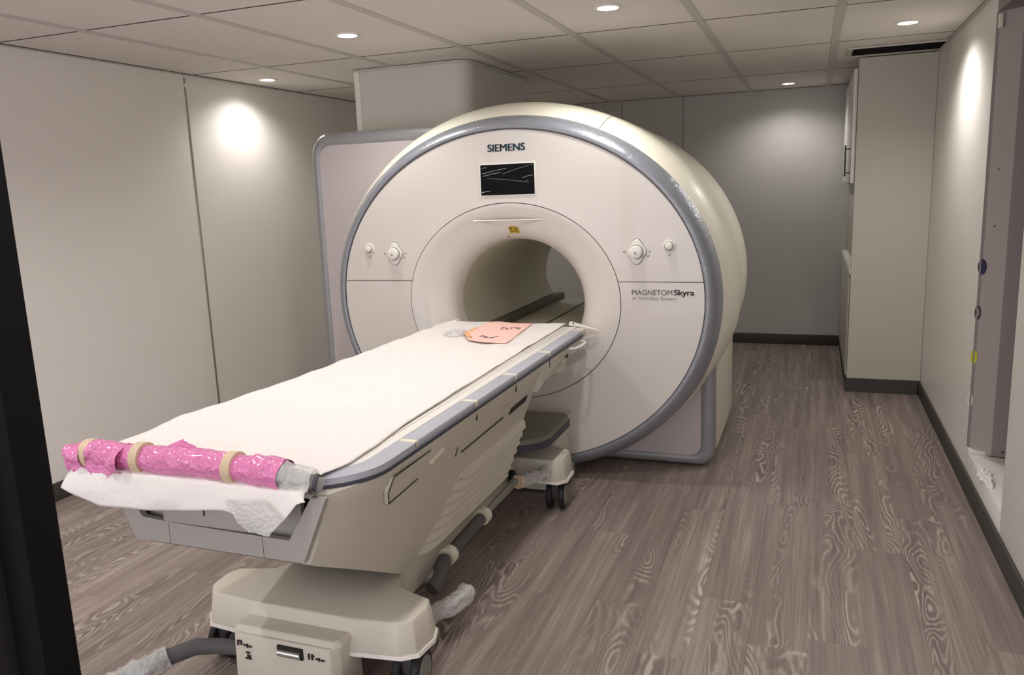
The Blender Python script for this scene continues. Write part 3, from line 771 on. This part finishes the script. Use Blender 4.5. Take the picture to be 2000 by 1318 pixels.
# pedal housing with latch and printed marks
prism('pedal_housing', [(ox(-.185), 1.90), (ox(-.180), 1.768), (ox(.165), 1.768), (ox(.185), 1.80), (ox(.190), 1.90)], .035, .198, 'table', tb_, .004, .004)
prism('housing_top', [(ox(-.195), 1.89), (ox(-.190), 1.78), (ox(.17), 1.78), (ox(.19), 1.80), (ox(.195), 1.89)], .194, .214, 'table', tb_, .012, .003)
lt = box('latch_recess', 'dark', tb_, ox(-.018), ox(.072), 1.7655, 1.775, .150, .186, .001, 1)
tube('latch_bar', [(ox(-.012), 1.764, .166), (ox(.066), 1.764, .166)], .0105, 'chrome', lt, 10)
def glyph(x, z, parts):
    for (dx, dz, ww, hh) in parts: box('printed_mark', 'ink', tb_, x+dx, x+dx+ww, 1.7665, 1.772, z+dz, z+dz+hh)
glyph(ox(-.165), .158, [(0, 0, .004, .018), (.004, .014, .010, .004), (.012, .004, .004, .012), (.022, .003, .014, .004), (.034, -.002, .004, .012), (.042, .001, .010, .004)])
glyph(ox(-.140), .118, [(0, 0, .022, .004), (.008, .004, .004, .012), (.004, .020, .014, .004), (.016, .006, .004, .008)])
glyph(ox(.090), .158, [(0, 0, .005, .018), (.012, 0, .004, .018), (.012, .010, .009, .004), (.026, .004, .012, .004), (.036, .0, .004, .010), (.044, .002, .012, .004)])
# casters: twin wheels
def caster(x, y, ang):
    t = bpy.data.objects.new('caster', None)
    C.objects.link(t); t.location = (x, y, .065); WL[t.name] = Vector((x, y, .065))
    t.parent = tb_; t.matrix_parent_inverse = Matrix.Translation(-WL[tb_.name])
    u = Vector((math.cos(ang), math.sin(ang), 0)); c = Vector((x, y, .065))
    def ring_(off, r):
        v = u.cross(Vector((0, 0, 1)))
        return [c+u*off+v*r*math.cos(k*2*PI/28)+Vector((0, 0, r*math.sin(k*2*PI/28))) for k in range(28)]
    for s in (-1, 1):
        m_ = s*.030
        loft('tyre', [ring_(m_+o, r) for o, r in ((-.013, .046), (-.013, .060), (-.008, .065), (.008, .065), (.013, .060), (.013, .046))], 'tyre', t, cap0=True, cap1=True, ang=30)
        loft('hub', [ring_(m_+s*.012, .047), ring_(m_+s*.0165, .044), ring_(m_+s*.018, .01)], 'hub', t, cap1=True, ang=30)
    loft('axle', [ring_(-.03, .03), ring_(.03, .03)], 'darkgrey', t, cap0=True, cap1=True)
    f_ = Vector((x, y, 0)); v = u.cross(Vector((0, 0, 1)))
    prof_ = [(-.045, .07), (.035, .07), (.04, .12), (.02, .145), (-.03, .145)]
    loft('fork', [[f_+u*o+v*a+Vector((0, 0, b)) for a, b in prof_] for o in (-.016, .016)], 'darkgrey', t, cap0=True, cap1=True)
caster(ox(-.335), 1.935, -.25); caster(ox(.335), 1.945, .1); caster(ox(.345), 3.405, .15); caster(ox(-.345), 3.405, -.15)
# push rods along the trolley flanks with clips
for s in (1, -1):
    X = XC+s*.236
    tube('push_rod', [(X, 2.26, .185), (X, 3.18, .225)], .013, 'hub', tb_)
    tube('rod_sleeve', [(X, 2.46, .194), (X, 2.74, .206)], .024, 'foam', tb_, 14)
    for y, z in ((2.44, .193), (2.77, .207)):
        tube('rod_clip', [(X, y-.016, z), (X, y+.016, z+.001)], .034, 'cream', tb_, 16)
    tube('rod_bend', [(X, 2.40, .191), (X+s*.012, 2.33, .183), (X+s*.03, 2.29, .172), (X+s*.02, 2.25, .158)], .027, 'foam', tb_, 14)
    disc('rod_socket', 'dark', tb_, (XC+s*.19, 3.20, .215), (s, 0, 0), .028, .02, 16)
    disc('frame_bolt', 'dark', tb_, (XC+s*.19, 2.86, .165), (s, 0, 0), .006, .003, 10)
    arm = tube('pedal_arm', [(XC+s*.19, 2.10, .10), (XC+s*.26, 2.15, .105), (XC+s*.33, 2.26, .11), (XC+s*.345, 2.33, .115)], .016, 'hub', tb_)
    arm2 = tube('pedal_arm', [(X, 3.10, .225), (XC+s*.27, 3.17, .215), (XC+s*.315, 3.25, .21), (XC+s*.318, 3.31, .205)], .014, 'hub', tb_)
# foot lever at the near end, sleeves in film
tube('foot_lever', [(ox(-.17), 1.80, .125), (ox(-.25), 1.785, .13), (ox(-.32), 1.76, .13), (ox(-.38), 1.71, .115), (ox(-.45), 1.64, .09), (ox(-.50), 1.58, .072)], [.020, .024, .026, .026, .028, .024], 'foam', tb_, 14)
tube('foot_lever', [(ox(.12), 1.79, .06), (ox(.18), 1.745, .085), (ox(.26), 1.75, .095), (ox(.30), 1.80, .09)], .026, 'foam', tb_, 14)
# near-end handle bar
HB = [(ox(-.445), 1.535, .815), (ox(-.40), 1.545, .824), (ox(-.2), 1.552, .830), (ox(0), 1.552, .830), (ox(.2), 1.55, .828), (ox(.28), 1.55, .820), (ox(.310), 1.556, .809), (ox(.326), 1.572, .795)]
hb = tube('handle_bar', HB, .020, 'hub', tb_, 14)
tube('bar_joint', [(ox(.318), 1.556, .810), (ox(.326), 1.559, .808)], .0225, 'dkseam', hb, 14)

# ================================================================== WRAPPINGS AND LOOSE THINGS
def wrap_tube(name, path, r0, amp, material, parent=None, n=28, seg=90, seed=0, freq=22):
    P = [Vector(p) for p in path]
    L_ = [0]
    for a, b in zip(P[:-1], P[1:]): L_.append(L_[-1]+(b-a).length)
    fine = []
    for i in range(seg+1):
        d = L_[-1]*i/seg; k = 0
        while k < len(P)-2 and d > L_[k+1]: k += 1
        fine.append(P[k].lerp(P[k+1], (d-L_[k])/(L_[k+1]-L_[k])))
    rings = tube_rings(fine, 1.0, n)
    out = []
    for i, r in enumerate(rings):
        c = fine[i]; row = []
        for p in r:
            d = (p-c); q = c+d*r0
            nn = noise.noise(Vector((q.x*freq+seed, q.y*freq, q.z*freq)))+.5*noise.noise(Vector((q.x*freq*2.3, q.y*freq*2.3+seed, q.z*freq*2.3)))
            rr = r0+amp*nn
            row.append(c+d*max(r0*.8, rr))
        out.append(row)
    return loft(name, out, material, parent, ang=80)
pw = thing('bubble_wrap', (ox(-.15), 1.55, .80), 'pink bubble wrap taped around the handle bar at the table end', 'bubble wrap')
wrap_tube('wrap_roll', HB[:5]+[(ox(.235), 1.55, .824)], .036, .007, 'pinkwrap', pw, seed=2, freq=12)
wrap_tube('wrap_bunch', [(ox(-.375), 1.546, .826), (ox(-.33), 1.548, .828), (ox(-.26), 1.55, .83)], .040, .022, 'pinkwrap', pw, seg=40, seed=9, freq=18)
wrap_tube('wrap_end', [(ox(-.452), 1.533, .818), (ox(-.405), 1.543, .824)], .037, .014, 'pinkwrap', pw, seg=20, seed=4, freq=22)
wrap_tube('wrap_end', [(ox(.15), 1.551, .829), (ox(.24), 1.55, .822)], .039, .010, 'pinkwrap', pw, seg=24, seed=14, freq=18)
def flap(name, pts, material, parent, th=.003):
    n = len(pts); c = sum((Vector(p) for p in pts), Vector())/n
    nrm = (Vector(pts[1])-Vector(pts[0])).cross(Vector(pts[2])-Vector(pts[0])).normalized()*th
    bm = bmesh.new(); a = [bm.verts.new(Vector(p)) for p in pts]; b = [bm.verts.new(Vector(p)+nrm) for p in pts]
    bm.faces.new(a); bm.faces.new(b[::-1])
    for k in range(n): bm.faces.new((a[k], a[(k+1) % n], b[(k+1) % n], b[k]))
    bmesh.ops.subdivide_edges(bm, edges=bm.edges, cuts=3, use_grid_fill=True)
    for v in bm.verts: v.co += Vector((0, noise.noise(v.co*40)*.008, noise.noise(v.co*37+Vector((3, 1, 2)))*.006))
    return link(name, to_mesh(bm, name), material, parent)
flap('loose_flap', [(ox(-.385), 1.515, .815), (ox(-.335), 1.508, .757), (ox(-.275), 1.515, .80), (ox(-.29), 1.52, .83), (ox(-.38), 1.52, .84)], 'pinkwrap', pw)
flap('loose_flap', [(ox(-.14), 1.56, .862), (ox(-.085), 1.565, .884), (ox(-.02), 1.56, .862), (ox(-.03), 1.555, .85), (ox(-.13), 1.555, .85)], 'pinkwrap', pw)
flap('loose_flap', [(ox(-.45), 1.515, .83), (ox(-.43), 1.51, .772), (ox(-.39), 1.515, .79), (ox(-.385), 1.52, .83)], 'pinkwrap', pw)
for x_, z_ in ((-.395, .825), (-.215, .830), (.085, .829)):
    a = math.radians(8)
    tube('tape_band', [(ox(x_-.012), 1.5495, z_), (ox(x_+.014), 1.5505, z_)], .0415, 'tape', pw, 24)
cw = wrap_tube('clear_wrap', [(ox(.225), 1.55, .825), (ox(.28), 1.55, .818), (ox(.318), 1.556, .811)], .033, .008, 'clearwrap', seg=36, seed=21, freq=45)
tag(cw, 'clear bubble wrap at the handle end beside the pink wrap', 'bubble wrap', None)
for nm, path, r, lab in (('lever_wrap', [(ox(.215), 2.12, .103), (ox(.27), 2.16, .106), (ox(.335), 2.26, .11), (ox(.350), 2.345, .115)], .032, 'crinkled clear wrap on the pedal arm beside the trolley front beam'),
                         ('lever_wrap', [(ox(.255), 3.12, .222), (ox(.29), 3.20, .213), (ox(.318), 3.26, .208), (ox(.320), 3.325, .205)], .028, 'crinkled clear wrap on the pedal arm beside the trolley rear beam')):
    o = tag(wrap_tube(nm, path, r, .009, 'clearwrap', seg=40, seed=hash(lab) % 7 if False else len(lab), freq=40), lab, 'plastic wrap', 'clear wraps on the pedal arms')
    wrap_t = tube('tape_band', [path[0], (Vector(path[0])*.8+Vector(path[1])*.2)[:]], r+.003, 'tape', o, 16)
lw = tag(wrap_tube('lever_wrap', [(ox(-.38), 1.71, .115), (ox(-.45), 1.64, .09), (ox(-.515), 1.57, .066)], .036, .010, 'clearwrap', seg=40, seed=31, freq=40), 'crinkled clear wrap on the foot lever beside the pedal housing', 'plastic wrap', 'clear wraps on the pedal arms')

# white foam sheet over the table top, hanging over the near end
def sheet():
    NX, NY = 60, 150
    rows = []
    def lerp(tab, x):
        for (a, va), (b, vb) in zip(tab[:-1], tab[1:]):
            if x <= b: return va+(vb-va)*max(0, (x-a))/(b-a)
        return tab[-1][1]
    hang = [(-.46, .052), (-.40, .070), (-.33, .088), (-.11, .078), (.09, .058), (.16, .070), (.225, .100), (.262, .070), (.31, .016), (.36, .0)]
    left = [(1.40, -.335), (1.60, -.415), (1.75, -.425), (1.95, -.455), (2.1, -.425), (2.5, -.395), (3.0, -.378), (3.4, -.375), (3.83, -.345)]
    right = [(1.40, .30), (1.60, .305), (1.7, .33), (1.85, .325), (2.05, .305), (2.4, .298), (3.0, .29), (3.83, .285)]
    for j in range(NY+1):
        v = j/NY
        L_ = []
        for i in range(NX+1):
            u = i/NX
            if v < .82:
                y = 3.83+(1.60-3.83)*(v/.82); drop = 0
                xl, xr = lerp(left, y), lerp(right, y)
                x_ = xl+(xr-xl)*u; z = .8085
            else:
                q = (v-.82)/.18
                xl, xr = -.415-.045*q, .305+.030*q
                x_ = xl+(xr-xl)*u
                h = lerp(hang, x_)
                s_ = q
                if s_ < .45: y = 1.60-.085*(s_/.45); z = .8085-.016*(s_/.45)**2
                else: y = 1.515-.022*math.sin((s_-.45)/.55*PI/2); z = .7925-h*((s_-.45)/.55)
            # soft ripples
            edge = min(1, (1-abs(2*u-1))*4+.25)
            nz = noise.noise(Vector((x_*3.2, y*2.0, 0)))*.004+noise.noise(Vector((x_*11, y*7, 4)))*.0042+noise.noise(Vector((x_*40, y*40, 9)))*.0007
            z += abs(nz) if v < .82 else nz*.5
            if u < .12 and v < .82: z += .010*(1-u/.12)**2*(.5+.5*noise.noise(Vector((0, y*7, 2))))
            if v >= .82: y += noise.noise(Vector((x_*9, z*14, 3)))*.008
            # light dishing of the bed
            if v < .82: z -= .004*math.cos((u-.5)*PI)
            L_.append(Vector((ox(x_), y, z)))
        rows.append(L_)
    o = loft('foam_sheet', rows, 'sheet', None, closed=False, ang=80)
    md = o.modifiers.new('thickness', 'SOLIDIFY'); md.thickness = .0025; md.offset = 1
    return tag(o, 'white foam protective sheet spread over the patient table', 'protective sheet')
sheet()
# clear film fold at the sheet corner
flap('film_fold', [(ox(.10), 1.487, .765), (ox(.155), 1.482, .70), (ox(.225), 1.480, .688), (ox(.275), 1.484, .735), (ox(.22), 1.487, .775)], 'clearwrap', None)
tag(bpy.data.objects['film_fold'], 'crumpled clear film at the hanging corner of the foam sheet', 'plastic film')
# crumpled film ball on the sheet
bm = bmesh.new(); bmesh.ops.create_icosphere(bm, subdivisions=4, radius=.05)
for v in bm.verts:
    d = v.co.normalized(); k = 1+.30*noise.noise(d*3.1)+.16*noise.noise(d*9)
    v.co = Vector((ox(-.165)+d.x*.055*k, 3.47+d.y*.07*k, .812+max(-.004, d.z*.018*k)))
tag(link('film_scrap', to_mesh(bm, 'film_scrap'), 'clearwrap'), 'small crumpled scrap of clear film beside the pink paper', 'plastic film')
# pink paper notice
def paper():
    pts = [(-.120, 3.47), (-.03, 3.30), (.06, 3.262), (.175, 3.262), (.115, 3.79), (-.125, 3.80)]
    def zz(x, y): return .8135+.006*math.exp(-((x+.08)/.05)**2)+.004*math.exp(-((y-3.28)/.05)**2)+.002*noise.noise(Vector((x*8, y*8, 0)))
    def edge(y):   # left and right limit at y
        l = max(-.13, -.12+(3.47-y)*.53 if y < 3.47 else -.12-.0*(y-3.47)); 
        if y < 3.30: l = -.03+(3.30-y)*2.4
        r = .175-(y-3.262)*.114
        return l, r
    rows = []
    for j in range(25):
        y = 3.262+(3.80-3.262)*j/24; l, r = edge(y)
        rows.append([Vector((ox(l+(r-l)*i/14), y, zz(l+(r-l)*i/14, y))) for i in range(15)])
    o = loft('pink_paper', rows, 'paper', None, closed=False, ang=80)
    md = o.modifiers.new('thickness', 'SOLIDIFY'); md.thickness = .0008; md.offset = 1
    tag(o, 'pink paper notice with dark print on the table near the bore', 'paper')
    rows = []
    for j in range(13):
        y = 3.36+(3.62-3.36)*j/12; l, r = edge(y); rows.append([Vector((ox(l-.006+.035*i/3*(1-.4*j/12)), y, zz(l, y)+.0035-.0006*i)) for i in range(4)])
    f_ = loft('curled_edge', rows, 'paperfold', o, closed=False, ang=80)
    f_['label'] = 'orange curled edge'
    rng = random.Random(5)
    def scrib(x0, y0, n, wx_, hy):
        for k in range(n):
            x = x0+wx_*k/n+rng.uniform(-.003, .003); y = y0+hy*rng.random()
            a = rng.uniform(.008, .018); b = rng.uniform(.008, .020)
            z = max(zz(x, y), zz(x+a, y+b), zz(x+a, y), zz(x, y+b))+.0012
            me = bpy.data.meshes.new('print'); me.from_pydata([(ox(x), y, z), (ox(x+a), y, z), (ox(x+a+.004), y+b, z), (ox(x+.004), y+b, z), (ox(x), y, z-.001), (ox(x+a), y, z-.001), (ox(x+a+.004), y+b, z-.001), (ox(x+.004), y+b, z-.001)], [], [(0, 1, 2, 3), (7, 6, 5, 4), (0, 4, 5, 1), (1, 5, 6, 2), (2, 6, 7, 3), (3, 7, 4, 0)])
            link('print', me, 'ink', o)
    scrib(-.02, 3.375, 9, .085, .045)
    scrib(-.005, 3.60, 13, .105, .06)
paper()
